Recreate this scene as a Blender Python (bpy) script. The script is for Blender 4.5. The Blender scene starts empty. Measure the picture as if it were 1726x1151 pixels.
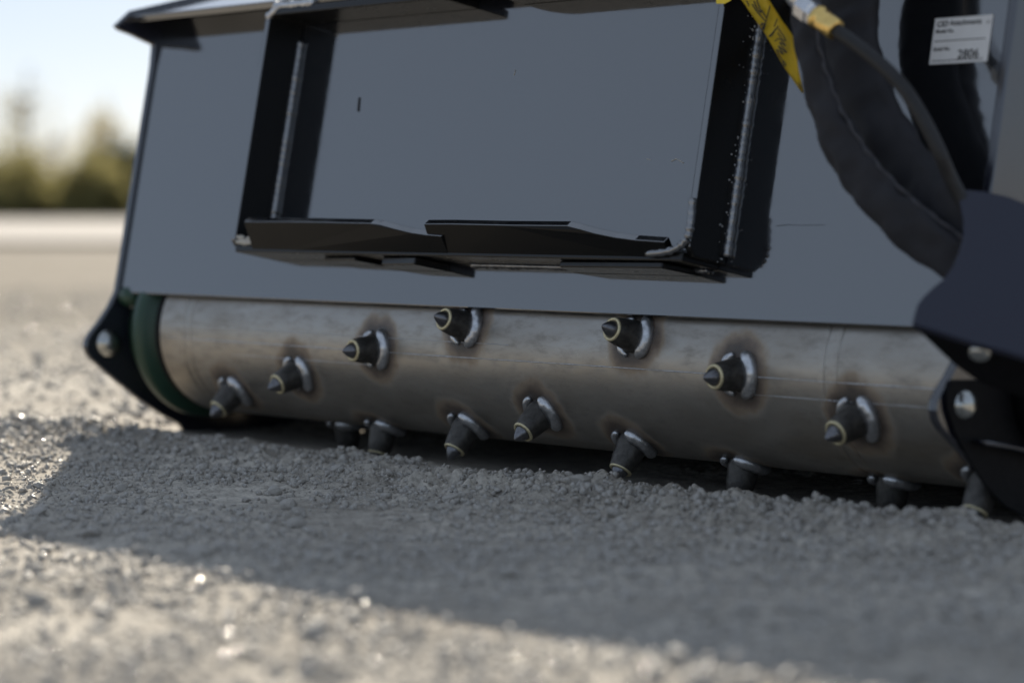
import bpy, bmesh, math, random
import numpy as np
from mathutils import Vector, Matrix, Quaternion
random.seed(7); rng = np.random.default_rng(11)
sc = bpy.context.scene
COL = sc.collection

# ------------------------------------------------------------------ camera
F, CX, CY, HY = 4608.8, 863.0, 575.5, 358.2          # focal length in photo pixels, centre, horizon row
HC = 0.395                                            # camera height (m)
PIT = math.atan((CY - HY) / F)
cam = bpy.data.cameras.new('camera'); camo = bpy.data.objects.new('camera', cam); COL.objects.link(camo)
camo.location = (0, 0, HC); camo.rotation_euler = (math.pi / 2 - PIT, 0, 0)
cam.sensor_width = 36.0; cam.lens = F / 1726 * 36.0
cam.clip_start = 0.05; cam.clip_end = 6000
cam.dof.use_dof = True; cam.dof.focus_distance = 3.92; cam.dof.aperture_fstop = 2.4
sc.camera = camo
# ------------------------------------------------------------------ sky, sun, exposure
SUN_EL = math.radians(26.0); SUN_AZ = math.radians(-0.5)      # azimuth from +Y, clockwise
wd = bpy.data.worlds.new('World'); sc.world = wd; wd.use_nodes = True
wn = wd.node_tree; wn.nodes.clear()
sky = wn.nodes.new('ShaderNodeTexSky'); sky.sky_type = 'NISHITA'; sky.sun_disc = False
sky.sun_elevation = SUN_EL; sky.sun_rotation = SUN_AZ; sky.air_density = 0.6; sky.dust_density = 0.38; sky.ozone_density = 2.0
bg = wn.nodes.new('ShaderNodeBackground'); bg.inputs[1].default_value = 0.088
wo = wn.nodes.new('ShaderNodeOutputWorld')
veil = wn.nodes.new('ShaderNodeMix'); veil.data_type = 'RGBA'; veil.inputs[0].default_value = 0.75     # thin high haze, even over the whole sky
veil.inputs[7].default_value = (3.15, 3.65, 4.35, 1)
wn.links.new(sky.outputs[0], veil.inputs[6]); wn.links.new(veil.outputs[2], bg.inputs[0]); wn.links.new(bg.outputs[0], wo.inputs[0])
sun = bpy.data.lights.new('sun', 'SUN'); suno = bpy.data.objects.new('sun', sun); COL.objects.link(suno)
sun.energy = 5.0; sun.angle = math.radians(0.53); sun.color = (1.0, 0.90, 0.74)
sd = Vector((math.sin(SUN_AZ) * math.cos(SUN_EL), math.cos(SUN_AZ) * math.cos(SUN_EL), math.sin(SUN_EL)))
suno.rotation_euler = (-sd).to_track_quat('-Z', 'Y').to_euler(); suno.location = (0, 20, 15)
vs = sc.view_settings
vs.view_transform = 'Standard'; vs.look = 'None'; vs.gamma = 1.0; vs.use_curve_mapping = False; vs.exposure = 0.78

# ------------------------------------------------------------------ machine frame
A, D0, XC, TAU, ZB = 0.89048, 4.048, -0.00386, 0.18989, -0.14371
TL, TR = -1.116, 0.893                                # inner faces of the two end plates, along the machine
T1, T2, DFL = -0.6707, 0.4493, 0.0696                 # hitch flanges and their depth
AX_S, AX_Z, R = -0.140, -0.2124 + HC, 0.1426
ca, sa_ = math.cos(A), math.sin(A); ct, st = math.cos(TAU), math.sin(TAU)

def pv(t, v, w=0.0):        # machine coordinates of a point on the leaning panel: along, up the panel, out of it
    return Vector((t, v * st - w * ct, ZB + HC + v * ct + w * st))
def ray(px, py):
    x = (px - CX) / F; y = -(py - CY) / F
    d = Vector((x, math.cos(PIT) + y * math.sin(PIT), -math.sin(PIT) + y * math.cos(PIT)))
    o = Vector((-XC, -D0, HC))
    L = lambda q: Vector((ca * q[0] - sa_ * q[1], sa_ * q[0] + ca * q[1], q[2]))
    return L(o), L(d)
def on_panel(px, py, w=0.0):
    o, d = ray(px, py); n = Vector((0, -ct, st)); p0 = Vector((0, 0, ZB + HC))
    k = ((p0 - o).dot(n) + w) / d.dot(n); r = o + d * k - p0
    return r.x, r.dot(Vector((0, st, ct)))
def at_panel(px, py, w=0.0):
    t, v = on_panel(px, py, w); return pv(t, v, w)
def world(p):
    return Vector((XC + ca * p[0] + sa_ * p[1], D0 - sa_ * p[0] + ca * p[1], p[2]))
MROT = Matrix.Translation((XC, D0, 0)) @ Matrix.Rotation(-A, 4, 'Z')

# teeth: place along the drum, angle round it (radians, 0 = straight forward)
TEETH = [(-.789, -.713), (-.561, -.372), (-.332, -.018), (-.107, .284), (.278, .270), (.493, -.032), (.705, -.374), (.0475, -.622), (-.173, -.949), (.209, -.982),
         (-.445, -1.27), (.396, -1.30), (.660, -1.44), (.872, -1.02), (-.62, -1.62)]
# ------------------------------------------------------------------ materials
def new_mat(name):
    m = bpy.data.materials.new(name); m.use_nodes = True
    nt = m.node_tree; b = nt.nodes['Principled BSDF']
    return m, nt, b
def node(nt, kind, **kw):
    n = nt.nodes.new(kind)
    for k, v in kw.items():
        if hasattr(n, k) and not isinstance(v, tuple): setattr(n, k, v)
        else: n.inputs[k].default_value = v
    return n
def noise(nt, scale, detail=4, rough=.55, coord='Object', vec=None, stretch=None):
    n = nt.nodes.new('ShaderNodeTexNoise'); n.inputs['Scale'].default_value = scale
    n.inputs['Detail'].default_value = detail; n.inputs['Roughness'].default_value = rough
    tc = nt.nodes.new('ShaderNodeTexCoord'); src = tc.outputs[coord]
    if stretch:
        mp = nt.nodes.new('ShaderNodeMapping'); mp.inputs['Scale'].default_value = stretch
        nt.links.new(src, mp.inputs['Vector']); src = mp.outputs[0]
    nt.links.new(src, n.inputs['Vector']); return n
def ramp(nt, src, stops):
    r = nt.nodes.new('ShaderNodeValToRGB'); e = r.color_ramp.elements
    while len(e) < len(stops): e.new(0.5)
    for el, (p, c) in zip(e, stops):
        el.position = p; el.color = (c, c, c, 1) if not isinstance(c, tuple) else (*c, 1)
    nt.links.new(src, r.inputs[0]); return r
def bump(nt, b, src, strength, dist):
    n = nt.nodes.new('ShaderNodeBump'); n.inputs['Strength'].default_value = strength; n.inputs['Distance'].default_value = dist
    nt.links.new(src, n.inputs['Height'])
    if b.inputs['Normal'].is_linked:
        nt.links.new(b.inputs['Normal'].links[0].from_socket, n.inputs['Normal'])
    nt.links.new(n.outputs[0], b.inputs['Normal']); return n
def mix(nt, fac, a, b):
    n = nt.nodes.new('ShaderNodeMix'); n.data_type = 'RGBA'
    for sock, v in ((n.inputs[0], fac), (n.inputs[6], a), (n.inputs[7], b)):
        if isinstance(v, (int, float)): sock.default_value = v
        elif isinstance(v, tuple): sock.default_value = (*v, 1)
        else: nt.links.new(v, sock)
    return n.outputs[2]
M = {}
def paint(name, col, ior, rough, dust=.0):
    m, nt, b = new_mat(name)
    n1 = noise(nt, 5, 5); n2 = noise(nt, 420, 3); n3 = noise(nt, 38, 6, .65)
    b.inputs['IOR'].default_value = ior
    rr = ramp(nt, n3.outputs[0], [(.35, rough), (.75, rough + .07)]); nt.links.new(rr.outputs[0], b.inputs['Roughness'])
    sp = ramp(nt, n2.outputs[0], [(.70, 0.0), (.78, 1.0)])
    big = ramp(nt, n1.outputs[0], [(.45, 0.0), (.8, 1.0)])
    mm = nt.nodes.new('ShaderNodeMath'); mm.operation = 'MULTIPLY'; nt.links.new(sp.outputs[0], mm.inputs[0]); nt.links.new(big.outputs[0], mm.inputs[1])
    m2 = nt.nodes.new('ShaderNodeMath'); m2.operation = 'MULTIPLY'; m2.inputs[1].default_value = dust; nt.links.new(mm.outputs[0], m2.inputs[0])
    c = mix(nt, m2.outputs[0], col, (.25, .23, .2)); nt.links.new(c, b.inputs['Base Color'])
    no = noise(nt, 95, 2); bump(nt, b, no.outputs[0], .012, .002)
    M[name] = m
paint('black_paint', (.010, .011, .013), 2.6, .05, .35)
paint('flange_paint', (.008, .008, .008), 1.36, .22, .5)  # black paint with reflection cut, putting the flange faces' shade into the material
paint('lip_paint', (.006, .006, .006), 1.2, .3, .4)  # the same with still less reflection, so the lip fronts stay dark
paint('rim_paint', (.012, .013, .022), 2.0, .16, .5)
paint('sky_tinted_paint', (.006, .008, .024), 1.5, .16, .1)  # black paint with the reflected blue of the sky put into its colour
paint('green_paint', (.012, .045, .026), 1.5, .42, .6)
def flat(name, col, rough, metal=0.0, var=.25, scale=60, bs=.15, bd=.001, ior=1.45, stretch=None):
    m, nt, b = new_mat(name)
    n = noise(nt, scale, 6, .6, stretch=stretch)
    lo = tuple(c * (1 - var) for c in col); hi = tuple(min(1, c * (1 + var)) for c in col)
    r = ramp(nt, n.outputs[0], [(.3, lo), (.7, hi)]); nt.links.new(r.outputs[0], b.inputs['Base Color'])
    b.inputs['Roughness'].default_value = rough; b.inputs['Metallic'].default_value = metal; b.inputs['IOR'].default_value = ior
    bump(nt, b, n.outputs[0], bs, bd); M[name] = m; return m, nt, b
flat('weld', (.50, .51, .53), .34, .9, .3, 160, .25, .001)
flat('paint_weld', (.035, .038, .046), .20, 0, .3, 260, .5, .0015, 2.8)
flat('tooth_steel', (.075, .070, .064), .42, .55, .5, 90, .2, .0006)
flat('brass', (.60, .53, .34), .45, .6, .25, 300, .2, .0004)
flat('ferrule_brass', (.80, .56, .20), .28, 1.0, .12, 120, .08, .0004)
flat('carbide', (.16, .16, .17), .30, .9, .2, 200, .15, .0003)
flat('bolt_steel', (.42, .43, .42), .22, .95, .15, 150, .08, .0004)
flat('rubber', (.012, .012, .013), .55, 0, .3, 120, .2, .0006)
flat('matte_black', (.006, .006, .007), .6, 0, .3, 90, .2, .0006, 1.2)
flat('zinc', (.62, .63, .66), .25, .95, .1, 150, .1, .0004)
flat('yellow_tape', (.72, .52, .02), .45, 0, .08, 30, .05, .0004)
flat('ink', (.012, .012, .012), .6)
flat('label_white', (.66, .66, .66), .4, 0, .05, 40, .02, .0002)
flat('chip', (.42, .40, .36), .6, .2, .2, 200)
flat('bark', (.09, .075, .06), .9, 0, .3, 8)
flat('seam', (.045, .045, .052), .8, 0, .4, 500, .8, .001)
# woven nylon sleeve
m, nt, b = flat('sleeve', (.012, .012, .016), .75, 0, .25, 25, .25, .004)
w1 = nt.nodes.new('ShaderNodeTexWave'); w1.inputs['Scale'].default_value = 260; w1.inputs['Distortion'].default_value = 1.5
tc = nt.nodes.new('ShaderNodeTexCoord'); nt.links.new(tc.outputs['Object'], w1.inputs[0]); bump(nt, b, w1.outputs['Fac'], .25, .0005)
# bare steel drum with heat tint (per-vertex: burnt zone round each weld)
m, nt, b = new_mat('drum_steel'); M['drum_steel'] = m
tc = nt.nodes.new('ShaderNodeTexCoord'); last = None            # distance to the nearest tooth weld
wn_ = noise(nt, 30, 3); wsc = nt.nodes.new('ShaderNodeVectorMath'); wsc.operation = 'MULTIPLY_ADD'; wsc.inputs[1].default_value = (.03, .03, .03)
nt.links.new(wn_.outputs['Color'], wsc.inputs[0]); nt.links.new(tc.outputs['Object'], wsc.inputs[2])
for t_, th_ in TEETH:
    dn = nt.nodes.new('ShaderNodeVectorMath'); dn.operation = 'DISTANCE'; nt.links.new(wsc.outputs[0], dn.inputs[0])
    dn.inputs[1].default_value = (t_ + .015, -(AX_S + R * math.cos(th_)) + .015, AX_Z + R * math.sin(th_) + .015)
    if last is None: last = dn.outputs['Value']
    else:
        mn = nt.nodes.new('ShaderNodeMath'); mn.operation = 'MINIMUM'; nt.links.new(last, mn.inputs[0]); nt.links.new(dn.outputs['Value'], mn.inputs[1]); last = mn.outputs[0]
at = nt.nodes.new('ShaderNodeMapRange'); at.interpolation_type = 'SMOOTHERSTEP'; nt.links.new(last, at.inputs[0])
at.inputs[1].default_value = .088; at.inputs[2].default_value = .022; at.inputs[3].default_value = 0; at.inputs[4].default_value = 1
n1 = noise(nt, 7, 6, .6, stretch=(.4, 1, 1)); n2 = noise(nt, 60, 6, .7, stretch=(.35, 1, 1)); n3 = noise(nt, 300, 4, .6); n4 = noise(nt, 16, 5, .6)
base = ramp(nt, n1.outputs[0], [(.3, (.29, .265, .23)), (.5, (.385, .365, .335)), (.72, (.31, .275, .23))])
dk = ramp(nt, n2.outputs[0], [(.50, 0.0), (.70, .5)])
c1 = mix(nt, dk.outputs[0], base.outputs[0], (.19, .175, .155))
sp = ramp(nt, n3.outputs[0], [(.66, 0.0), (.72, .6)]); gate = ramp(nt, n4.outputs[0], [(.48, 0.0), (.62, 1.0)])
mg = nt.nodes.new('ShaderNodeMath'); mg.operation = 'MULTIPLY'; nt.links.new(sp.outputs[0], mg.inputs[0]); nt.links.new(gate.outputs[0], mg.inputs[1])
c2 = mix(nt, mg.outputs[0], c1, (.62, .60, .56))
ht = nt.nodes.new('ShaderNodeMath'); ht.operation = 'MULTIPLY_ADD'
nz = nt.nodes.new('ShaderNodeMath'); nz.operation = 'MULTIPLY'; nz.inputs[1].default_value = .45; nt.links.new(n2.outputs[0], nz.inputs[0])
nt.links.new(at.outputs[0], ht.inputs[0]); ht.inputs[1].default_value = 1.2
sb = nt.nodes.new('ShaderNodeMath'); sb.operation = 'SUBTRACT'; sb.inputs[0].default_value = .0; nt.links.new(nz.outputs[0], sb.inputs[1]); nt.links.new(sb.outputs[0], ht.inputs[2])
hm = ramp(nt, ht.outputs[0], [(.02, 0.0), (.38, .75), (.8, 1.0)])
hc = ramp(nt, ht.outputs[0], [(.05, (.32, .275, .22)), (.35, (.25, .185, .12)), (.62, (.15, .11, .080)), (.95, (.06, .05, .044))])
c3 = mix(nt, hm.outputs[0], c2, hc.outputs[0]); nt.links.new(c3, b.inputs['Base Color'])
mt_ = nt.nodes.new('ShaderNodeMath'); mt_.operation = 'MULTIPLY_ADD'; mt_.inputs[1].default_value = -.75; mt_.inputs[2].default_value = .88; nt.links.new(hm.outputs[0], mt_.inputs[0]); nt.links.new(mt_.outputs[0], b.inputs['Metallic'])
rr = ramp(nt, n2.outputs[0], [(.35, .33), (.7, .52)]); nt.links.new(rr.outputs[0], b.inputs['Roughness'])
bump(nt, b, n2.outputs[0], .08, .001); bump(nt, b, n3.outputs[0], .06, .0005)
# dirt
def dirt(name, stops, rough, bs):
    m, nt, b = new_mat(name); M[name] = m
    a1 = noise(nt, 3.2, 6, .6); a2 = noise(nt, 34, 8, .68); a3 = noise(nt, 420, 6, .7)
    r1 = ramp(nt, a1.outputs[0], stops)
    a4 = noise(nt, 170, 5, .7); am = nt.nodes.new('ShaderNodeMath'); am.operation = 'ADD'; nt.links.new(a2.outputs[0], am.inputs[0]); nt.links.new(a4.outputs[0], am.inputs[1])
    ah = nt.nodes.new('ShaderNodeMath'); ah.operation = 'MULTIPLY'; ah.inputs[1].default_value = .5; nt.links.new(am.outputs[0], ah.inputs[0])
    r2 = ramp(nt, ah.outputs[0], [(.37, .52), (.5, 1.0), (.63, 1.40)])
    mu = nt.nodes.new('ShaderNodeMix'); mu.data_type = 'RGBA'; mu.blend_type = 'MULTIPLY'; mu.inputs[0].default_value = 1
    nt.links.new(r1.outputs[0], mu.inputs[6]); nt.links.new(r2.outputs[0], mu.inputs[7])
    nt.links.new(mu.outputs[2], b.inputs['Base Color'])
    b.inputs['Roughness'].default_value = rough; b.inputs['Specular IOR Level'].default_value = .04
    bump(nt, b, a2.outputs[0], bs, .012); bump(nt, b, a3.outputs[0], bs, .002)
    return m, nt, b
m, nt, b = dirt('dirt', [(.32, (.29, .262, .225)), (.52, (.40, .367, .32)), (.70, (.50, .46, .40))], .85, .32)
sx_ = nt.nodes.new('ShaderNodeSeparateXYZ'); tc = nt.nodes.new('ShaderNodeTexCoord'); nt.links.new(tc.outputs['Object'], sx_.inputs[0])   # browner soil farther off, darkened also for clod shade missing there
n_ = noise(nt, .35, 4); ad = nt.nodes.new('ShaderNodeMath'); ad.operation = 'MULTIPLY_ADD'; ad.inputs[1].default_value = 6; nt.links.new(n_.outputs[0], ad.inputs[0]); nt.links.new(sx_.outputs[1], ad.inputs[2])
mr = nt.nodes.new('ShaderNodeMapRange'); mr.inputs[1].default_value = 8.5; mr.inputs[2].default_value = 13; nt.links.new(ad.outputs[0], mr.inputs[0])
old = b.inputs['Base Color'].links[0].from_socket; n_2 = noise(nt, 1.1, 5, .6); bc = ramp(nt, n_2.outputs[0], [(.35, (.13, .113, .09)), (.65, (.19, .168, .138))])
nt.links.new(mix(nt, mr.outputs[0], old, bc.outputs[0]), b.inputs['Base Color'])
dirt('pale_gravel', [(.3, (.43, .40, .37)), (.6, (.49, .46, .425)), (.8, (.55, .51, .47))], .9, .3)
def stonemat(name, cols, rough):
    m, nt, b = new_mat(name); M[name] = m
    an_ = noise(nt, 130, 0); at = nt.nodes.new('ShaderNodeMath'); at.operation = 'MULTIPLY'; at.inputs[1].default_value = 3.0; nt.links.new(an_.outputs[0], at.inputs[0])
    oi = nt.nodes.new('ShaderNodeObjectInfo'); ad = nt.nodes.new('ShaderNodeMath'); ad.operation = 'ADD'
    nt.links.new(at.outputs[0], ad.inputs[0]); nt.links.new(oi.outputs['Random'], ad.inputs[1])
    fr = nt.nodes.new('ShaderNodeMath'); fr.operation = 'FRACT'; nt.links.new(ad.outputs[0], fr.inputs[0])
    r = ramp(nt, fr.outputs[0], cols); a2 = noise(nt, 120, 6, .7); r2 = ramp(nt, a2.outputs[0], [(.3, .75), (.7, 1.2)])
    mu = nt.nodes.new('ShaderNodeMix'); mu.data_type = 'RGBA'; mu.blend_type = 'MULTIPLY'; mu.inputs[0].default_value = 1
    nt.links.new(r.outputs[0], mu.inputs[6]); nt.links.new(r2.outputs[0], mu.inputs[7]); nt.links.new(mu.outputs[2], b.inputs['Base Color'])
    rg = ramp(nt, fr.outputs[0], [(.0, rough), (.86, rough), (.89, .16), (1.0, .10)]); nt.links.new(rg.outputs[0], b.inputs['Roughness']); bump(nt, b, a2.outputs[0], .35, .002)
stonemat('stone', [(.0, (.24, .22, .195)), (.3, (.36, .33, .29)), (.6, (.42, .39, .35)), (.85, (.34, .325, .305)), (1.0, (.50, .47, .42))], .62)
def leafmat(name, c1, c2):
    m, nt, b = new_mat(name); M[name] = m
    n = noise(nt, 1.3, 3); r = ramp(nt, n.outputs[0], [(.35, c1), (.65, c2)])
    nt.links.new(r.outputs[0], b.inputs['Base Color']); b.inputs['Roughness'].default_value = .6
    tr = nt.nodes.new('ShaderNodeBsdfTranslucent'); nt.links.new(r.outputs[0], tr.inputs[0])
    ms = nt.nodes.new('ShaderNodeMixShader'); ms.inputs[0].default_value = .65
    out = nt.nodes['Material Output']; nt.links.new(b.outputs[0], ms.inputs[1]); nt.links.new(tr.outputs[0], ms.inputs[2]); nt.links.new(ms.outputs[0], out.inputs[0])
leafmat('leaf_olive', (.28, .25, .10), (.40, .36, .16))
leafmat('leaf_dry', (.38, .33, .20), (.46, .41, .26))
leafmat('leaf_dark', (.06, .07, .04), (.10, .11, .06))

# ------------------------------------------------------------------ mesh helpers
def link(name, me, mat, parent=None, smooth=False):
    o = bpy.data.objects.new(name, me); COL.objects.link(o)
    if mat and not me.materials: me.materials.append(M[mat])
    if smooth: me.polygons.foreach_set('use_smooth', [True] * len(me.polygons))
    if parent is not None: o.parent = parent
    return o
def from_bm(name, bm, mat, parent=None, smooth=False, bevel=0.0, seg=2):
    bmesh.ops.recalc_face_normals(bm, faces=bm.faces)
    me = bpy.data.meshes.new(name); bm.to_mesh(me); bm.free()
    o = link(name, me, mat, parent, smooth)
    if bevel > 0:
        md = o.modifiers.new('bevel', 'BEVEL'); md.width = bevel; md.segments = seg; md.limit_method = 'ANGLE'; md.angle_limit = math.radians(35)
        md.harden_normals = False
    return o
def prism(bm, pts, off):
    """closed polygon pts (3D) extruded by vector off"""
    a = [bm.verts.new(p) for p in pts]; b = [bm.verts.new(Vector(p) + Vector(off)) for p in pts]
    n = len(pts); bm.faces.new(a); bm.faces.new(b[::-1])
    for i in range(n): bm.faces.new((a[i], b[i], b[(i + 1) % n], a[(i + 1) % n]))
def panel_box(bm, t0, t1, v0, v1, w0, w1):
    pts = [pv(t0, v0, w0), pv(t1, v0, w0), pv(t1, v1, w0), pv(t0, v1, w0)]
    prism(bm, pts, pv(0, 0, w1) - pv(0, 0, w0))
def smooth_path(P, n):
    """Catmull-Rom through vectors, n samples per span"""
    P = [np.array(p, float) for p in P]; out = []
    Q = [2 * P[0] - P[1]] + P + [2 * P[-1] - P[-2]]
    for i in range(1, len(Q) - 2):
        for k in range(n):
            u = k / n; a, b, c, d = Q[i - 1], Q[i], Q[i + 1], Q[i + 2]
            out.append(.5 * (2 * b + (c - a) * u + (2 * a - 5 * b + 4 * c - d) * u * u + (3 * b - a - 3 * c + d) * u ** 3))
    out.append(P[-1]); return [Vector(p) for p in np.array(out)[:, :3]], np.array(out)
def tube(bm, path, rad, n=10, wide=None, wdir=None, jit=None, cap=True):
    """sweep; rad number/list; wide: list of half-widths across (flattened), wdir: thin-axis direction"""
    rings = []
    N = len(path)
    for i, p in enumerate(path):
        tg = (path[min(i + 1, N - 1)] - path[max(i - 1, 0)]).normalized()
        up = Vector(wdir) if wdir is not None else (Vector((0, 0, 1)) if abs(tg.z) < .9 else Vector((1, 0, 0)))
        sd_ = tg.cross(up).normalized(); up = sd_.cross(tg).normalized()
        r = rad[i] if hasattr(rad, '__len__') else rad; wdt = wide[i] if wide is not None else r
        ring = []
        for k in range(n):
            an = 2 * math.pi * k / n; c, s = math.cos(an), math.sin(an)
            if wide is not None:
                c = math.copysign(abs(c) ** .75, c); s = math.copysign(abs(s) ** .9, s)
            j = jit(i, k) if jit else 0
            ring.append(bm.verts.new(p + sd_ * c * (wdt + j * .5) + up * s * (r + j)))
        rings.append(ring)
    for a, b in zip(rings, rings[1:]):
        for k in range(n): bm.faces.new((a[k], a[(k + 1) % n], b[(k + 1) % n], b[k]))
    if cap: bm.faces.new(rings[0][::-1]); bm.faces.new(rings[-1])
def lathe(bm, prof, n=32, mat=Matrix(), cap=True):
    rings = []
    for r, z in prof:
        rings.append([bm.verts.new(mat @ Vector((r * math.cos(2 * math.pi * k / n), r * math.sin(2 * math.pi * k / n), z))) for k in range(n)])
    for a, b in zip(rings, rings[1:]):
        for k in range(n): bm.faces.new((a[k], a[(k + 1) % n], b[(k + 1) % n], b[k]))
    if cap: bm.faces.new(rings[0][::-1]); bm.faces.new(rings[-1])
def weld_line(bm, a, b, r, up, n=None, wob=.25):
    """row of overlapping weld ripples from a to b"""
    a, b = Vector(a), Vector(b); L = (b - a).length; n = n or max(6, int(L / .004))
    path = [a + (b - a) * (i / n) for i in range(n + 1)]
    rr = [r * (1 + wob * (random.random() - .5) + .10 * math.sin(i * 2.1)) for i in range(n + 1)]
    tube(bm, path, rr, 8)
def tag(o, label, cat, group=None, kind=None):
    if label: o['label'] = label
    if cat: o['category'] = cat
    if group: o['group'] = group
    if kind: o['kind'] = kind
    return o

# ------------------------------------------------------------------ ground relief (numpy value noise and clods)
TAB = rng.random((256, 256))
def vnoise(x, y):
    xi = np.floor(x).astype(int); yi = np.floor(y).astype(int); fx = x - xi; fy = y - yi
    fx = fx * fx * (3 - 2 * fx); fy = fy * fy * (3 - 2 * fy)
    g = lambda i, j: TAB[(xi + i) & 255, (yi + j) & 255]
    return (g(0, 0) * (1 - fx) + g(1, 0) * fx) * (1 - fy) + (g(0, 1) * (1 - fx) + g(1, 1) * fx) * fy
def fbm(x, y, f, o, g=.5):
    s = np.zeros_like(x); am = 1; tot = 0
    for i in range(o):
        s += am * (vnoise(x * f + 17.3 * i, y * f + 9.1 * i) - .5); tot += am; f *= 2.07; am *= g
    return s / tot
def clods(x, y, cell, dens, seed):
    """domes of random size scattered one per cell; height in units of the cell"""
    h = np.zeros_like(x); cx = np.floor(x / cell).astype(int); cy = np.floor(y / cell).astype(int)
    for i in (-1, 0, 1):
        for j in (-1, 0, 1):
            a = (cx + i + seed * 31) & 255; b = (cy + j + seed * 57) & 255
            px = (cx + i + .15 + .7 * TAB[a, b]) * cell; py = (cy + j + .15 + .7 * TAB[b, a]) * cell
            r = cell * (.2 + .5 * TAB[(a + 91) & 255, (b + 13) & 255]) * (TAB[(a + 7) & 255, (b + 201) & 255] < dens)
            an = TAB[(a + 3) & 255, (b + 77) & 255] * 6.28; dx = x - px; dy = y - py
            ux = dx * np.cos(an) + dy * np.sin(an); uy = -dx * np.sin(an) + dy * np.cos(an)
            q = np.maximum(np.abs(ux) * 1.0, np.abs(uy) * 1.35) * .55 + np.sqrt(ux * ux + uy * uy * 1.6) * .45
            k = np.clip(1 - (q / np.maximum(r, 1e-6)) ** 2.2, 0, 1) * r * .75
            h = np.maximum(h, k)
    return h
def relief(x, y):
    X = x - XC; Y = y - D0
    t = ca * X - sa_ * Y; s = -(sa_ * X + ca * Y)              # along the machine, in front of it
    near = np.exp(-np.maximum(0, np.hypot(x * .7, y - 3.6) - 3.2) / 2.0)
    far = 1 - np.exp(-np.hypot(x, y) / 60)
    h = .016 * fbm(x, y, 2.3, 4) + .05 * far * fbm(x, y, .05, 3)
    rough = np.clip(.5 + 1.6 * fbm(x, y, 3.1, 3), .15, 1.2)
    band = np.exp(-((s - .12) / .16) ** 2) * (t > -1.6) * (t < 1.6)  # churned strip in front of the drum
    rough = rough * (.62 + .75 * band) * (1 - .62 * np.clip((3.35 - y) / .5, 0, 1))
    h += near * rough * (.033 * fbm(x, y, 9, 7, .66))
    h += near * rough * (.45 * clods(x, y, .055, .35, 1) * (.45 + band) + 1.05 * clods(x, y, .024, .5, 2) + 1.05 * clods(x, y, .0115, .6, 3))
    pile = np.clip(fbm(t, s * 1.5, 4.2, 4, .55) * 2.0 + .12, 0, 1)
    h += band * pile * .026 + np.exp(-((s - .03) / .11) ** 2) * (t > -1.0) * (t < 1.3) * (.003 + .009 * np.clip(t + .5, 0, 1))
    under = np.exp(-((s + .20) / .15) ** 4)                    # bottom of the raked bed under the drum stays low
    h = h * (1 - .75 * under * (t > -1.1) * (t < 1.0)) - .006 * under
    return h
def axis(lo, hi, step, lo_far, hi_far, g):
    c = list(np.arange(lo, hi, step)); d = step; p = c[-1]; up = []
    while p < hi_far: d *= g; p += d; up.append(p)
    d = step; p = c[0]; dn = []
    while p > lo_far: d *= g; p -= d; dn.append(p)
    return np.array(dn[::-1] + c + up)
gx = axis(-1.02, .80, .003, -2500, 2500, 1.075); gy = axis(2.15, 5.0, .0042, -300, 3500, 1.05)
GX, GY = np.meshgrid(gx, gy); GZ = relief(GX, GY)
nx, ny = len(gx), len(gy)
vt = np.stack([GX.ravel(), GY.ravel(), GZ.ravel()], 1)
ii = np.arange(nx * ny).reshape(ny, nx)
qd = np.stack([ii[:-1, :-1], ii[:-1, 1:], ii[1:, 1:], ii[1:, :-1]], -1).reshape(-1, 4)
def np_mesh(name, v, f):
    me = bpy.data.meshes.new(name); k = f.shape[1]
    me.vertices.add(len(v)); me.vertices.foreach_set('co', v.astype(np.float32).ravel())
    me.loops.add(f.size); me.loops.foreach_set('vertex_index', f.astype(np.int32).ravel())
    me.polygons.add(len(f)); me.polygons.foreach_set('loop_start', np.arange(0, f.size, k, dtype=np.int32))
    me.update(calc_edges=True); return me
gme = np_mesh('ground', vt, qd)
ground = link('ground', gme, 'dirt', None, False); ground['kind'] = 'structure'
# pale gravel road crossing far behind
bm = bmesh.new()
rp = [(-400, 34), (-60, 33), (0, 33), (60, 33.5), (400, 34), (400, 125), (60, 128), (0, 128), (-60, 127), (-400, 126)]
rv = []
for k, x in enumerate(np.linspace(-400, 400, 161)):
    y0 = 33 + 1.2 * math.sin(x * .13) + .4 * math.sin(x * .51); y1 = 127 + 2 * math.sin(x * .05)
    rv.append([bm.verts.new((x, y0 + (y1 - y0) * j / 12, .06)) for j in range(13)])
for a, b_ in zip(rv, rv[1:]):
    for j in range(12): bm.faces.new((a[j], b_[j], b_[j + 1], a[j + 1]))
road = from_bm('gravel_road', bm, 'pale_gravel'); road['kind'] = 'structure'

# ------------------------------------------------------------------ the power rake
root = bpy.data.objects.new('power_rake', None); COL.objects.link(root)
root.location = (XC, D0, 0); root.rotation_euler = (0, 0, -A); root.empty_display_size = .3
tag(root, 'black power rake attachment with bare steel toothed drum standing on raked dirt', 'power rake')

VT = 0.470                                   # panel height where hood and hitch frame meet it
bm = bmesh.new(); panel_box(bm, TL, TR, 0, VT + .03, -.010, 0)
panel = from_bm('back_panel', bm, 'black_paint', root, bevel=.0015)
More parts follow.
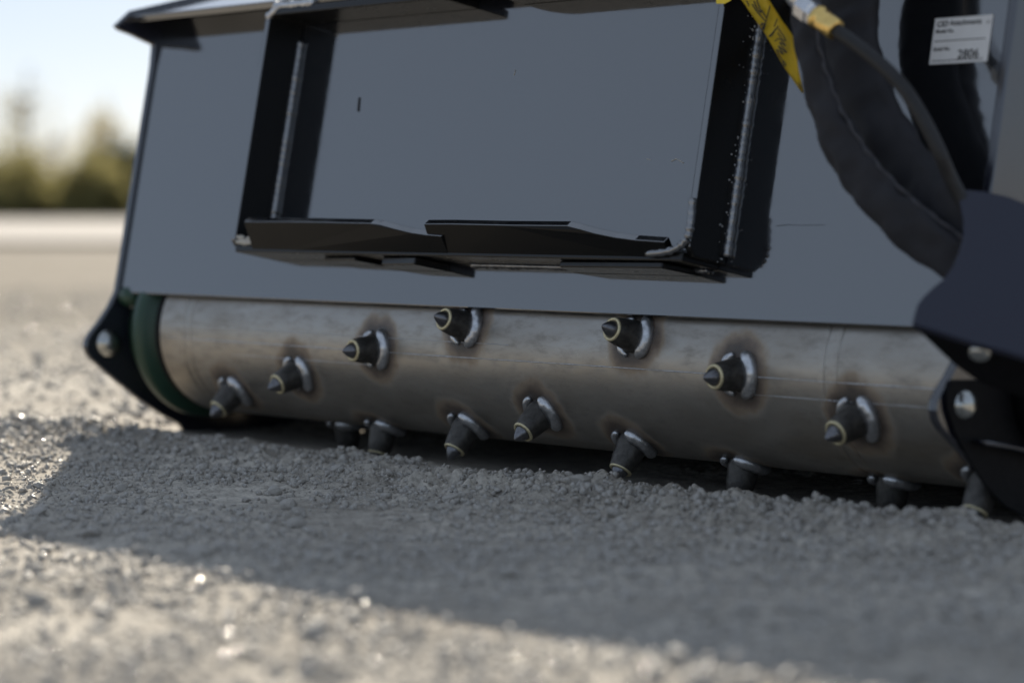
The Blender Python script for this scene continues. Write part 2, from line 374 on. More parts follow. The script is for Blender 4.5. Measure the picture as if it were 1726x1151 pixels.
# hitch frame: side flanges, top flange (two lengths with a notch), bottom flange, lip tabs
TH = .0125
def face_paint(o, d, lim=.8, mat='black_paint'):
    o.data.materials.append(M[mat])
    for p in o.data.polygons:
        if p.normal.dot(d) > lim: p.material_index = len(o.data.materials) - 1
for t0, s in ((T1, -1), (T2 - TH, 1)):
    bm = bmesh.new()
    v0, v1 = .074, VT - .003
    pr = [(v0, .0005), (v0, DFL - .012), (v0 + .012, DFL), (v1, DFL), (v1, .0005)]
    prism(bm, [pv(t0, v, w) for v, w in pr], (TH, 0, 0))
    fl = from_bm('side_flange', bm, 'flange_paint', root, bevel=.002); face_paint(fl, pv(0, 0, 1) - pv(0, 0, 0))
    bm = bmesh.new(); tt = t0 + TH + .003
    weld_line(bm, pv(tt, v0 + .01, .003), pv(tt, v1 - .03, .003), .0072, (0, 0, 1))
    from_bm('weld_bead', bm, 'paint_weld', fl, True)
    if s > 0:
        bm = bmesh.new()
        for k in range(60):
            v = random.uniform(v0, v1 - .05); w = random.expovariate(1 / .006) + .006
            if w > .05: continue
            r = random.uniform(.0006, .0018); mt = Matrix.Translation(pv(t0 + TH, v, w))
            bmesh.ops.create_icosphere(bm, subdivisions=1, radius=r, matrix=mt)
        from_bm('weld_spatter', bm, 'weld', fl, True)['kind'] = 'stuff'
def rounded_strip(t0, t1, w1, rl, rr, v, th, name, parent, mat='flange_paint'):
    """plate standing out of the panel, rounded outer corners"""
    bm = bmesh.new(); pts = [(t0, .0005)]
    if rl > 0: pts += [(t0 + rl * (1 - math.cos(u)), w1 - rl * (1 - math.sin(u))) for u in np.linspace(0, math.pi / 2, 7)]
    else: pts.append((t0, w1))
    if rr > 0: pts += [(t1 - rr * (1 - math.cos(u)), w1 - rr * (1 - math.sin(u))) for u in np.linspace(math.pi / 2, 0, 7)]
    else: pts.append((t1, w1))
    pts.append((t1, .0005))
    prism(bm, [pv(t, v, w) for t, w in pts], pv(0, th, 0) - pv(0, 0, 0))
    return from_bm(name, bm, mat, parent, bevel=.0018)
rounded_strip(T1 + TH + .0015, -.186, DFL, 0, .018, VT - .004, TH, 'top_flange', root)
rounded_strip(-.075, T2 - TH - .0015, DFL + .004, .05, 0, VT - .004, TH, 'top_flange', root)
bm = bmesh.new()
weld_line(bm, pv(T1 + .02, VT + .012, DFL - .004), pv(T1 + .13, VT + .012, DFL - .004), .007, (0, 0, 1), wob=.5)
weld_line(bm, pv(T1 + .004, VT - .006, DFL - .002), pv(T1 + .03, VT + .010, DFL - .004), .006, (0, 0, 1), wob=.5)
from_bm('weld_bead', bm, 'weld', root, True)
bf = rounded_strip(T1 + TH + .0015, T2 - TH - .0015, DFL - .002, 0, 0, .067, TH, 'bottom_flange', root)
bm = bmesh.new(); weld_line(bm, pv(-.10, .065, .004), pv(.12, .065, .004), .004, (0, 0, 1), wob=.6)
from_bm('weld_bead', bm, 'paint_weld', bf, True)
bm = bmesh.new(); weld_line(bm, pv(.31, .065, .004), pv(.42, .065, .004), .004, (0, 0, 1), wob=.6)
from_bm('weld_bead', bm, 'paint_weld', bf, True)
for t0, t1, w1, dv in ((-.47, -.33, .050, .006), (-.30, -.16, .060, .012), (.13, .40, .062, .009)):      # stiffener bars under the bottom flange
    bm = bmesh.new(); pr = [(t0, .0005), (t1, .0005), (t1 - .01, w1), (t0 + .03, w1 - .012)]
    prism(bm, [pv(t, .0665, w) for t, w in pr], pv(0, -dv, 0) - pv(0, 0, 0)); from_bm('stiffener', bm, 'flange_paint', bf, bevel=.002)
# rounded weld where the right flange meets the bottom flange, and chipped paint on the left corner
bm = bmesh.new(); P = [at_panel(*q) for q in ((1168, 335, .071), (1165, 370, .072), (1160, 398, .073), (1148, 414, .073), (1125, 424, .073), (1090, 428, .073))]
path, _ = smooth_path(P, 8); tube(bm, path, [.0055 + .002 * math.sin(i * 1.7) * random.random() for i in range(len(path))], 8)
from_bm('weld_bead', bm, 'paint_weld', bf, True)
def lip(px, v0, name):
    """lip tab: outline along its upper edge, leaning out over the flange"""
    up = [on_panel(x, y, DFL + .022) for x, y in px]
    bm = bmesh.new(); lo = [(t, v0) for t, v in up]
    f_ = lambda t, v: pv(t, v, DFL - .004 + .026 * min(1, max(0, (v - v0) / .033)))
    outl = [f_(t, v) for t, v in up] + [f_(t, v) for t, v in lo[::-1]]
    prism(bm, outl, pv(0, .009, -.0085) - pv(0, 0, 0))
    o = from_bm(name, bm, 'lip_paint', root, bevel=.0015); face_paint(o, Vector((0, 0, 1)), .5); return o
lip([(411, 374), (470, 374), (540, 375), (624, 377), (640, 379), (665, 386), (690, 392), (712, 395), (738, 397)], .0690, 'lip_tab')
lip([(714, 378), (760, 378), (850, 380), (955, 381), (975, 386), (1000, 393), (1030, 399), (1062, 403), (1110, 406)], .0690, 'lip_tab')
bm = bmesh.new()
for (x, y, w) in [(405, 400, DFL), (412, 408, DFL), (425, 402, DFL), (432, 410, DFL - .01), (445, 404, DFL), (470, 402, DFL), (460, 412, DFL - .02), (500, 414, DFL - .03), (540, 413, DFL - .035)]:
    p = at_panel(x, y, w); mt = Matrix.Translation(p) @ Matrix.Diagonal((random.uniform(.012, .03), .003, random.uniform(.002, .005), 1))
    bmesh.ops.create_icosphere(bm, subdivisions=2, radius=1, matrix=mt)
for v_ in bm.verts: v_.co += Vector((random.gauss(0, .0012), random.gauss(0, .0004), random.gauss(0, .0009)))
from_bm('paint_chip', bm, 'chip', bf)
# hood: sloping roof plate overhanging the panel, unseen rear skirt added to block sun under the drum
def hood_pt(t, back, up=0.0):
    p = pv(t, VT + .0105, .062); sl = math.radians(14)
    return Vector((t, p.y + back * math.cos(sl) - up * math.sin(sl), p.z + back * math.sin(sl) + up * math.cos(sl)))
bm = bmesh.new()
prism(bm, [hood_pt(TL, 0), hood_pt(TL, .46), hood_pt(TL, .46, .0125), hood_pt(TL, 0, .0125)], (TR - TL, 0, 0))
hood = from_bm('hood', bm, 'black_paint', root, bevel=.002)
q = hood_pt(TL, .44)
for t0, t1, za_, zb_ in ((-1.045, TR, q.z, -.03), (TL, -1.045, q.z, .125), (TL, -1.045, .088, -.03)):  # pieces leave a low slot at the far end for one sun glint
    bm = bmesh.new(); yo = lambda z: q.y + .048 * (q.z - z) / (q.z - .05)
    prism(bm, [Vector((t0, yo(za_), za_)), Vector((t0, yo(za_) + .012, za_)), Vector((t0, yo(zb_) + .012, zb_)), Vector((t0, yo(zb_), zb_))], (t1 - t0, 0, 0))
    from_bm('sun_block_skirt', bm, 'black_paint', root, bevel=.0015)
# end plates
prof = [(-.030, .757), (.004, .728), (-.004, .721), (-.030, .7135), (-.054, .7045), (-.076, .697), (-.072, .66)]
pb = lambda v, w: (-(v * st - w * ct), ZB + HC + v * ct + w * st)
prof += [pb(v, .006) for v in (.40, .30, .20, .10, .03)]
prof += [(.006, .253), (.022, .225), (.043, .198), (.060, .180), (.068, .168), (.070, .156), (.066, .143), (.058, .133), (.012, .096), (-.043, .055), (-.090, .026), (-.125, .008), (-.16, -.03), (-.50, -.03), (-.52, .04), (-.525, .20), (-.53, .60), (-.52, .856), (-.46, .862), (-.10, .774)]
def end_plate(t0, label):
    bm = bmesh.new(); prism(bm, [Vector((t0, -s, z)) for s, z in prof], (-.014, 0, 0))
    o = from_bm('end_plate', bm, 'rim_paint', root, bevel=.003); o['label'] = label
    for s, z, r in ((.023, .161, .0195), (-.040, .226, .013)):
        m4 = Matrix.Translation((t0 - .001, -s, z)) @ Matrix.Rotation(math.pi / 2, 4, 'Y')
        bm = bmesh.new(); lathe(bm, [(r * 1.25, 0), (r * 1.25, .003), (r, .0035), (r * .96, .008), (r * .8, .0125), (r * .5, .0155), (r * .15, .0168)], 28, m4)
        from_bm('bolt', bm, 'bolt_steel', o, True)
    return o
epL = end_plate(TL, 'dark end plate at the far end of the drum')
epR = end_plate(TR + .014, 'black end plate at the near end of the drum')
# drum
tn = np.unique(np.concatenate([np.linspace(-.975, TR - .004, 560), [-.9015, -.8985, -.8775, -.8745, .647, .650, .671, .674]]))
an = np.linspace(0, 2 * np.pi, 240, endpoint=False)
TT, AN = np.meshgrid(tn, an); RR = np.full_like(TT, R)
for g0, g1 in ((-.900, -.876), (.6485, .6725)):
    RR -= .0022 * np.exp(-(((TT - g0) / .0022) ** 2)) + .0022 * np.exp(-(((TT - g1) / .0022) ** 2))
v = np.stack([TT.ravel(), -(AX_S + RR * np.cos(AN)).ravel(), (AX_Z + RR * np.sin(AN)).ravel()], 1)
na, nt_ = TT.shape; ii = np.arange(na * nt_).reshape(na, nt_); jj = np.roll(ii, -1, 0)
f4 = np.stack([ii[:, :-1], ii[:, 1:], jj[:, 1:], jj[:, :-1]], -1).reshape(-1, 4)
dme = np_mesh('drum', v, f4)
drum = link('drum', dme, 'drum_steel', root, True)
for th0, wd_, lo, hi in ((-.045, .0011, -.95, .88), (.115, .0007, -.95, .0), (-.215, .0007, .50, .87), (-.20, .0007, -.75, -.36)):
    bm = bmesh.new(); k = int((hi - lo) / .02); path = []
    for i in range(k + 1):
        t = lo + (hi - lo) * i / k; th = th0 + .002 * math.sin(t * 7); path.append(Vector((t, -(AX_S + R * math.cos(th)), AX_Z + R * math.sin(th))))
    tube(bm, path, [wd_ * random.uniform(.5, 1.1) for _ in path], 6); from_bm('mill_line', bm, 'weld', drum, True)
bm = bmesh.new(); Mx = Matrix.Translation((-.975, -AX_S, AX_Z)) @ Matrix.Rotation(math.pi / 2, 4, 'Y')
lathe(bm, [(.05, -.02), (R - .002, -.02), (R - .002, .0), (.05, .0)], 64, Mx)
from_bm('drum_cap', bm, 'matte_black', drum)
# green bearing ring at the far end
bm = bmesh.new(); Mx = Matrix.Translation((TL + .001, -AX_S, AX_Z)) @ Matrix.Rotation(math.pi / 2, 4, 'Y')
lathe(bm, [(.06, 0), (R - .02, 0), (R - .02, .055), (R + .008, .06), (R + .014, .068), (R + .014, .088), (R + .006, .098), (R - .016, .100), (R - .016, .16), (.06, .16)], 96, Mx)
from_bm('bearing_ring', bm, 'green_paint', root, True)
bm = bmesh.new(); lathe(bm, [(.0, 0), (.018, 0), (.018, .02), (.012, .03), (.004, .034)], 20, Matrix.Translation((TL + .01, .010, .245)) @ Matrix.Rotation(math.pi / 2, 4, 'Y'))
from_bm('bolt', bm, 'green_paint', root, True)
# teeth (shared meshes): tapered steel body > brass ring, carbide tip, weld bead
bm = bmesh.new(); lathe(bm, [(.0235, -.010), (.0232, .006), (.0222, .012), (.0205, .028), (.0176, .0435), (.0168, .0448), (.0125, .0448)], 36)
me_body = bpy.data.meshes.new('tooth'); bm.to_mesh(me_body); bm.free()
bm = bmesh.new(); lathe(bm, [(.0168, .0420), (.0173, .0442), (.0168, .0462), (.0150, .0470), (.0130, .0466), (.0122, .0445)], 36, cap=False)
me_ring = bpy.data.meshes.new('brass_ring'); bm.to_mesh(me_ring); bm.free()
bm = bmesh.new(); lathe(bm, [(.0124, .0440), (.0122, .0475), (.0098, .0525), (.0062, .0585), (.0024, .0632), (.0005, .0645)], 30)
me_tip = bpy.data.meshes.new('carbide_tip'); bm.to_mesh(me_tip); bm.free()
def weld_mesh(seed):
    rd = random.Random(seed); bm = bmesh.new()
    for c0, half in ((0.0, 1.15 + .15 * rd.random()), (math.pi, 1.0 + .2 * rd.random())):
        path = []; rr = []; n = 26
        for i in range(n + 1):
            u = c0 - half + 2 * half * i / n; r0 = .0265; x, y = r0 * math.cos(u), r0 * math.sin(u) * 1.12
            path.append(Vector((x, y, math.sqrt(R * R - y * y) - R + .002)))
            e = min(i, n - i) / n * 2
            rr.append((.0104 if c0 == 0 else .0074) * min(1, .30 + 1.25 * e ** .6) * (1 + .035 * math.sin(i * 1.9) * rd.random()))
        tube(bm, path, rr, 12)
    me = bpy.data.meshes.new('weld_bead'); bmesh.ops.recalc_face_normals(bm, faces=bm.faces); bm.to_mesh(me); bm.free(); return me
me_weld = [weld_mesh(s) for s in range(3)]
for me, mt in ((me_body, 'tooth_steel'), (me_ring, 'brass'), (me_tip, 'carbide'), *[(w, 'weld') for w in me_weld]):
    me.materials.append(M[mt]); me.polygons.foreach_set('use_smooth', [True] * len(me.polygons))
me_body.set_sharp_from_angle(angle=math.radians(40)); me_tip.set_sharp_from_angle(angle=math.radians(50))
for k, (t, th) in enumerate(TEETH):
    z = Vector((0, -math.cos(th), math.sin(th))); y = z.cross(Vector((1, 0, 0)))
    m4 = Matrix((( 1, y.x, z.x, t), (0, y.y, z.y, -(AX_S + R * math.cos(th))), (0, y.z, z.z, AX_Z + R * math.sin(th)), (0, 0, 0, 1)))
    o = bpy.data.objects.new('tooth', me_body); COL.objects.link(o); o.parent = root; o.matrix_local = m4
    spin = Matrix.Rotation(random.uniform(0, 6.28), 4, 'Z')
    for nm, me in (('brass_ring', me_ring), ('carbide_tip', me_tip), ('weld_bead', me_weld[k % 3])):
        c = bpy.data.objects.new(nm, me); COL.objects.link(c); c.parent = o
        if nm != 'weld_bead': c.matrix_local = spin
# label plate: white sticker with printing
def lab(t, v): return pv(t, v, .0016)
bm = bmesh.new(); prism(bm, [pv(t, v, .0003) for t, v in ((.7715, .337), (.8675, .337), (.8675, .3965), (.7715, .3965))], pv(0, 0, .001) - pv(0, 0, 0))
sticker = from_bm('serial_label', bm, 'label_white', root); sticker['label'] = 'white serial number label'
def text(s, t, v, size, sx=1.0, name='lettering', shear=0.0, bold=0.0):
    cu = bpy.data.curves.new(name, 'FONT'); cu.body = s; cu.size = size; cu.shear = shear; cu.offset = bold; cu.resolution_u = 3
    tmp = bpy.data.objects.new('tmp', cu); COL.objects.link(tmp)
    me = bpy.data.meshes.new_from_object(tmp.evaluated_get(bpy.context.evaluated_depsgraph_get()))
    bpy.data.objects.remove(tmp); bpy.data.curves.remove(cu)
    o = link(name, me, 'ink', sticker)
    ex, ev, ew = Vector((1, 0, 0)), (pv(0, 1) - pv(0, 0)), (pv(0, 0, 1) - pv(0, 0, 0)); p = lab(t, v)
    o.matrix_local = Matrix(((ex.x * sx, ev.x, ew.x, p.x), (ex.y * sx, ev.y, ew.y, p.y), (ex.z * sx, ev.z, ew.z, p.z), (0, 0, 0, 1)))
    return o
text('CID', .7755, .3855, .0098, 1.15, shear=.2, bold=.0003)
text('Attachments', .7975, .3860, .0098, 1.05, bold=.0002); text('LLC', .8580, .3860, .0048, .95)
text('Model No.', .7755, .3770, .0068, 1.05, bold=.0002); text('Serial No.', .7755, .3540, .0068, 1.05, bold=.0002)
text('2806', .8175, .3425, .0165, 1.08, bold=.0003)
for v in (.3660, .3405):
    bm = bmesh.new(); prism(bm, [pv(t, vv, .0014) for t, vv in ((.7755, v), (.8605, v), (.8605, v + .0010), (.7755, v + .0010))], pv(0, 0, .0003) - pv(0, 0, 0))
    from_bm('printed_line', bm, 'ink', sticker)
# small scuffs on the panel
def scuff(px, mat, w=.0006):
    bm = bmesh.new(); path = [at_panel(x, y, .0003) for x, y in px]
    tube(bm, path, [w * random.uniform(.5, 1) for _ in path], 5); from_bm('scratch', bm, mat, panel)
scuff([(1308, 381), (1330, 379), (1350, 380), (1390, 379)], 'flange_paint', .0004)
scuff([(1132, 272), (1140, 268), (1152, 275)], 'chip', .0010); scuff([(1090, 268), (1097, 270)], 'chip', .0008)
scuff([(866, 128), (869, 118)], 'chip', .0006); scuff([(604, 188), (606, 165)], 'rubber', .0035)
# bracket at the near end: sloping guard plate with a hollowed edge, down-facing gusset, black covers added for the end plate's shade
def on_plane(px, py, p0, n):
    o, d = ray(px, py); k = (p0 - o).dot(n) / d.dot(n); return o + d * k
to_loc = lambda dx, dy, dz: Vector((ca * dx - sa_ * dy, sa_ * dx + ca * dy, dz))
o_, d_ = ray(1537, 543); P0 = o_ + d_ * 3.17
N1 = to_loc(-.22, -.70, .68).normalized(); N2 = to_loc(-.22, -.70, -.68).normalized()
gp = [(1537, 545), (1541, 528), (1546, 512), (1556, 499), (1572, 484), (1592, 468), (1606, 448), (1616, 424), (1623, 398), (1623, 372), (1618, 345), (1613, 326), (1618, 318), (1660, 322), (1700, 331), (1740, 347), (1800, 376), (1800, 628), (1726, 601), (1690, 590), (1640, 577), (1580, 558)]
bm = bmesh.new(); prism(bm, [on_plane(x, y, P0, N1) for x, y in gp], -N1 * .010)
guard = from_bm('guard_plate', bm, 'sky_tinted_paint', root, bevel=.002); guard['label'] = 'black guard plate with reflected sky blue painted in and a hollowed edge'
gq = [(1539, 549), (1580, 562), (1640, 581), (1726, 605), (1800, 632), (1800, 690), (1700, 662), (1650, 644), (1611, 617), (1588, 596)]
bm = bmesh.new(); prism(bm, [on_plane(x, y, P0, N2) for x, y in gq], -N2 * .010)
gus = from_bm('gusset', bm, 'matte_black', root, bevel=.0015)
c = on_plane(1652, 591, P0, N2); m4 = Matrix.Translation(c - N2 * .001) @ N2.to_track_quat('Z', 'Y').to_matrix().to_4x4()
bm = bmesh.new(); lathe(bm, [(.014, 0), (.014, .004), (.0115, .009), (.006, .012), (.001, .0128)], 24, m4); from_bm('bolt', bm, 'bolt_steel', gus, True)
def on_t(px, py, t):
    o, d = ray(px, py); k = (t - o.x) / d.x; return o + d * k
TO = TR + .014
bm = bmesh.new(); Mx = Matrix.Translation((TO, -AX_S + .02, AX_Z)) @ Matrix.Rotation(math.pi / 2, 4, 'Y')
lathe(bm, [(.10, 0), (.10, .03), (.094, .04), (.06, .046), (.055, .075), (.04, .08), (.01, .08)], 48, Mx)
cov = from_bm('end_shade_cover', bm, 'matte_black', root, True)  # added matte black cover standing in for shade on the end plate
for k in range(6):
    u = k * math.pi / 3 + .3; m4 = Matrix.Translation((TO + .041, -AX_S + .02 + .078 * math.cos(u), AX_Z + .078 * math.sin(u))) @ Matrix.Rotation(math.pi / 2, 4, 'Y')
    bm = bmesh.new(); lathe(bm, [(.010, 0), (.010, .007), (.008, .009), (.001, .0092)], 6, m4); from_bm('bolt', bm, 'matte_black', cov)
bm = bmesh.new(); q = [on_t(x, y, TO + .004) for x, y in ((1634, 741), (1646, 740), (1690, 747), (1760, 764), (1760, 775), (1690, 757), (1646, 750))]
prism(bm, q, (.020, 0, 0)); from_bm('skid_bar', bm, 'rim_paint', root, bevel=.004)
bm = bmesh.new(); q = [on_t(x, y, TO + .002) for x, y in ((1600, 640), (1680, 640), (1820, 660), (1820, 905), (1740, 880), (1690, 852), (1655, 815), (1628, 772), (1606, 728), (1594, 690), (1592, 664))]
prism(bm, q, (.004, 0, 0)); from_bm('end_shade_sheet', bm, 'matte_black', root, bevel=.001)  # added black sheet in place of the shade on this outer face

# ------------------------------------------------------------------ hoses and tag (things of their own)
def in_world(o): o.matrix_world = MROT; return o
def sleeve(pts, label, thin=.017):
    P = [tuple(at_panel(x, y, w)) + (hw,) for x, y, w, hw in pts]
    path, arr = smooth_path(P, 14); wide = arr[:, 3]
    nseed = random.random() * 100
    def jit(i, k):
        x = np.array([i * .16 + nseed]); y = np.array([k * .33 + nseed])
        return float(fbm(x, y, 1.0, 3)[0]) * .012 + .0016 * math.sin(i * .55 + k * .45 + 2 * math.sin(i * .13))
    wd_ = pv(0, 0, 1) - pv(0, 0, 0)
    bm = bmesh.new(); tube(bm, path, thin, 28, wide=wide, wdir=wd_, jit=jit)
    o = in_world(from_bm('hose_sleeve', bm, 'sleeve', None, True)); tag(o, label, 'hose sleeve')
    bm = bmesh.new(); N = len(path); sp_ = []
    for i in range(N):
        tg = (path[min(i + 1, N - 1)] - path[max(i - 1, 0)]).normalized(); sd_ = tg.cross(wd_).normalized(); up = sd_.cross(tg).normalized()
        sp_.append(path[i] - sd_ * (wide[i] * .99) + up * (.006 + .002 * math.sin(i * .9)) if SEAM > 0 else path[i] + sd_ * wide[i] * .97 + up * .006)
    tube(bm, sp_, [.0022 * (1 + .3 * math.sin(i * 1.3)) for i in range(N)], 6); from_bm('seam', bm, 'seam', o, True)
    return o
SEAM = -1
sleeve([(1440, -330, -.10, .040), (1436, -240, .05, .042), (1430, -120, .085, .050), (1428, -20, .080, .050), (1433, 70, .076, .046), (1457, 160, .074, .041), (1502, 245, .072, .037), (1558, 315, .068, .034), (1622, 372, .07, .031), (1690, 420, .05, .030)],
       'rear black fabric hose sleeve running beside the brass hose fitting')
SEAM = 1
sleeve([(1345, -330, -.06, .022), (1343, -220, .10, .022), (1345, -110, .155, .021), (1352, -10, .150, .020), (1366, 80, .145, .019), (1386, 160, .140, .022), (1416, 235, .132, .026), (1462, 308, .12, .029), (1525, 372, .105, .029), (1600, 430, .085, .029), (1660, 470, .065, .028)],
       'front black fabric hose sleeve curving past the yellow tape', .014)
hp = [(1300, -60, .20), (1330, -12, .195), (1372, 24, .185), (1410, 52, .178), (1465, 92, .165), (1520, 145, .15), (1558, 205, .135), (1584, 258, .12), (1602, 300, .10), (1625, 345, .08), (1650, 400, .07)]
path, _ = smooth_path([at_panel(*q) for q in hp], 12)
i0 = 3 * 12
bm = bmesh.new(); tube(bm, path[i0 - 4:], .0088, 16); hose = in_world(from_bm('hydraulic_hose', bm, 'rubber', None, True))
tag(hose, 'thin black rubber hydraulic hose with brass end fitting near white label', 'hose')
def fitting(a, b, prof, mat, name, n=24):
    a, b = Vector(a), Vector(b); L = (b - a).length; m4 = Matrix.Translation(a) @ (b - a).to_track_quat('Z', 'Y').to_matrix().to_4x4()
    bm = bmesh.new(); lathe(bm, [(r, z * L) for r, z in prof], n, m4); return from_bm(name, bm, mat, hose, n > 8)
pa, pb_, pc, pd = path[i0 - 14], path[i0 - 11], path[i0], path[0]
fitting(pb_, pc, [(.008, 0), (.0150, .02), (.0150, .22), (.0125, .26), (.0135, .35), (.0135, .96), (.0120, 1.0), (.008, 1.0)], 'ferrule_brass', 'ferrule')
fitting(path[i0 - 18], pb_, [(.010, 0), (.0165, .05), (.0165, .7), (.0145, .78), (.0145, 1), (.008, 1)], 'zinc', 'hose_nut', 6)
fitting(path[2], path[i0 - 18], [(.008, 0), (.0125, .02), (.0125, .98), (.008, 1)], 'zinc', 'coupler')
# yellow tape with handwriting
def tape(outline, w, name, curl):
    bm = bmesh.new(); pts = [at_panel(x, y, w + curl(x, y)) for x, y in outline]
    return pts
L_ = [(1190, -70), (1222, -36), (1249.5, 0), (1268, 27), (1287.5, 54), (1305, 84), (1322, 114), (1337, 136), (1352, 158)]
R_ = [(1228, -92), (1262, -50), (1296, 0), (1306, 16), (1317, 33), (1335, 58), (1340, 72), (1346, 118), (1354.5, 156)]
bm = bmesh.new(); NC = 6; rows = []
for j, (l, r) in enumerate(zip(L_, R_)):
    row = []
    for k in range(NC + 1):
        u = k / NC; x = l[0] + (r[0] - l[0]) * u; y = l[1] + (r[1] - l[1]) * u
        row.append((x, y, .0765 + .003 * math.sin(j * .8) + .005 * (u - .5) ** 2 * 4))
    rows.append(row)
fr = [[bm.verts.new(at_panel(*q)) for q in row] for row in rows]
for a, b_ in zip(fr, fr[1:]):
    for k in range(NC): bm.faces.new((a[k], a[k + 1], b_[k + 1], b_[k]))
bmesh.ops.solidify(bm, geom=bm.faces[:], thickness=.0006)
tp = in_world(from_bm('marker_tape', bm, 'yellow_tape', None, True)); tag(tp, 'strip of yellow tape with black handwriting tied to the hitch frame', 'tape')
strokes = [[(1258, 2), (1262, 10), (1259, 14)], [(1270, 2), (1277, 16), (1283, 22), (1279, 10), (1274, -4)], [(1268, 8), (1276, 20), (1290, 36)], [(1284, 18), (1291, 30)], [(1281, 44), (1288, 40), (1286, 50), (1284, 38)], [(1298, 10), (1287, 52)],
           [(1310, 32), (1305, 46)], [(1312, 44), (1306, 52), (1301, 60), (1296, 62), (1302, 56), (1310, 48), (1318, 58), (1324, 68), (1320, 68), (1311, 56)], [(1306, 70), (1314, 66), (1324, 78), (1314, 72), (1326, 90), (1312, 78), (1320, 92), (1309, 84), (1316, 98), (1324, 108), (1323, 112), (1319, 104)], [(1346, 140), (1350, 148), (1348, 143)]]
for k, s_ in enumerate(strokes):
    bm = bmesh.new(); path, _ = smooth_path([at_panel(x, y, .0822) for x, y in s_], 5); tube(bm, path, .0008, 5, cap=True); from_bm('pen_stroke', bm, 'ink', tp)
bm = bmesh.new(); prism(bm, [at_panel(x, y, .0785) for x, y in ((1206, -30), (1236, -34), (1233, 1), (1222, 7), (1208, 7))], pv(0, 0, .0006) - pv(0, 0, 0))
from_bm('tape_end', bm, 'yellow_tape', tp)

# ------------------------------------------------------------------ stones and gravel
def rock_mesh(seed, sub, ico=0):
    rd = random.Random(seed); bm = bmesh.new(); bmesh.ops.create_icosphere(bm, subdivisions=sub, radius=1)
    pl = [Vector((rd.gauss(0, 1), rd.gauss(0, 1), rd.gauss(0, 1))).normalized() for _ in range(9)]
    off = [rd.uniform(.55, .95) for _ in pl]
    for v_ in bm.verts:
        for n, k in zip(pl, off):
            dd = v_.co.dot(n)
            if dd > k: v_.co -= n * (dd - k)
        v_.co *= 1 + rd.gauss(0, .20 if ico else .03)
        v_.co = Vector((v_.co.x, v_.co.y * .8, v_.co.z * .68))
    me = bpy.data.meshes.new('stone'); bm.to_mesh(me); bm.free(); me.materials.append(M['stone']); return me
RM = [rock_mesh(k, 2 if k < 5 else 1) for k in range(10)]
def ground_pix(px, py):
    x = (px - CX) / F; y = -(py - CY) / F
    d = Vector((x, math.cos(PIT) + y * math.sin(PIT), -math.sin(PIT) + y * math.cos(PIT))); k = -HC / d.z
    return d.x * k, d.y * k
picks = [(375, 783, 17), (205, 842, 12), (395, 815, 14), (322, 848, 11), (1450, 858, 26), (1232, 842, 30), (490, 846, 10), (1660, 858, 24), (1600, 868, 20), (930, 868, 12), (640, 828, 16), (1080, 850, 20), (170, 1045, 22), (300, 1080, 26), (1165, 905, 16), (1385, 880, 14), (700, 850, 12), (560, 812, 14), (60, 772, 16), (30, 790, 18), (12, 812, 20), (85, 778, 13), (270, 735, 14), (800, 1012, 14), (655, 1010, 16), (1630, 1120, 16), (340, 1105, 14)]
st_list = []
for px, py, wpx in picks:
    x, y = ground_pix(px, py); st_list.append((x, y, wpx * y / F * .5))
rs = random.Random(5)
while len(st_list) < 285:
    y = rs.choice([rs.uniform(2.2, 3.2), rs.uniform(3.0, 4.6), rs.uniform(3.2, 4.6), rs.uniform(4.6, 9)]); hw = .19 * y
    x = rs.uniform(-hw, hw)
    X_, Y_ = x - XC, y - D0; s = -(sa_ * X_ + ca * Y_); t = ca * X_ - sa_ * Y_
    if s < .06 and -1.3 < t < 1.2 and s > -.7: continue
    st_list.append((x, y, rs.choice([.005, .006, .007, .009, .012, .015]) * (1 + .4 * (y > 4.8))))
sx = np.array([q[0] for q in st_list]); sy = np.array([q[1] for q in st_list]); sz = relief(sx, sy)
for k, (x, y, r) in enumerate(st_list):
    o = bpy.data.objects.new('stone', RM[rs.randrange(5)]); COL.objects.link(o); o.parent = ground
    o.location = (x, y, sz[k] + r * .22); o.rotation_euler = (rs.uniform(-.4, .4), rs.uniform(-.4, .4), rs.uniform(0, 6.28)); f_ = rs.uniform(.85, 1.2); o.scale = (r * f_, r / f_, r * rs.uniform(.75, 1.1))
# loose gravel: tens of thousands of crushed pieces in one mesh
bmt = [rock_mesh(100 + k, 1, 1) for k in range(8)]
base_v = []
for me in bmt:
    a_ = np.empty(len(me.vertices) * 3); me.vertices.foreach_get('co', a_); base_v.append(a_.reshape(-1, 3))
fl_ = np.empty(len(bmt[0].loops), int); bmt[0].loops.foreach_get('vertex_index', fl_); base_f = fl_.reshape(-1, 3)
for me in bmt: bpy.data.meshes.remove(me)
N = 62000
u = rng.random(N); gy_ = np.where(u < .25, rng.uniform(2.1, 3.2, N), np.where(u < .68, rng.uniform(3.1, 4.9, N), 4.8 * np.exp(rng.random(N) * 1.1)))
gx_ = rng.uniform(-1, 1, N) * np.where(gy_ > 4.8, .215, .2) * gy_
gs_ = -(sa_ * (gx_ - XC) + ca * (gy_ - D0)); gt_ = ca * (gx_ - XC) - sa_ * (gy_ - D0)
keep = ~((gy_ > 4.8) & (gx_ > -.02 * gy_)) & ~((gs_ < .01) & (gs_ > -.6) & (gt_ > -1.2)) & (fbm(gx_, gy_, 5.0, 3) + .22 * (gy_ > 4.8) + .12 > rng.normal(0, .12, N)); gx_, gy_ = gx_[keep], gy_[keep]; N = len(gx_)
gr = .0016 + .0048 * rng.random(N) ** 3 + .0055 * (rng.random(N) < .05); gr *= np.where(gy_ > 4.8, 1.7, 1.0)
gz_ = relief(gx_, gy_) + gr * .2
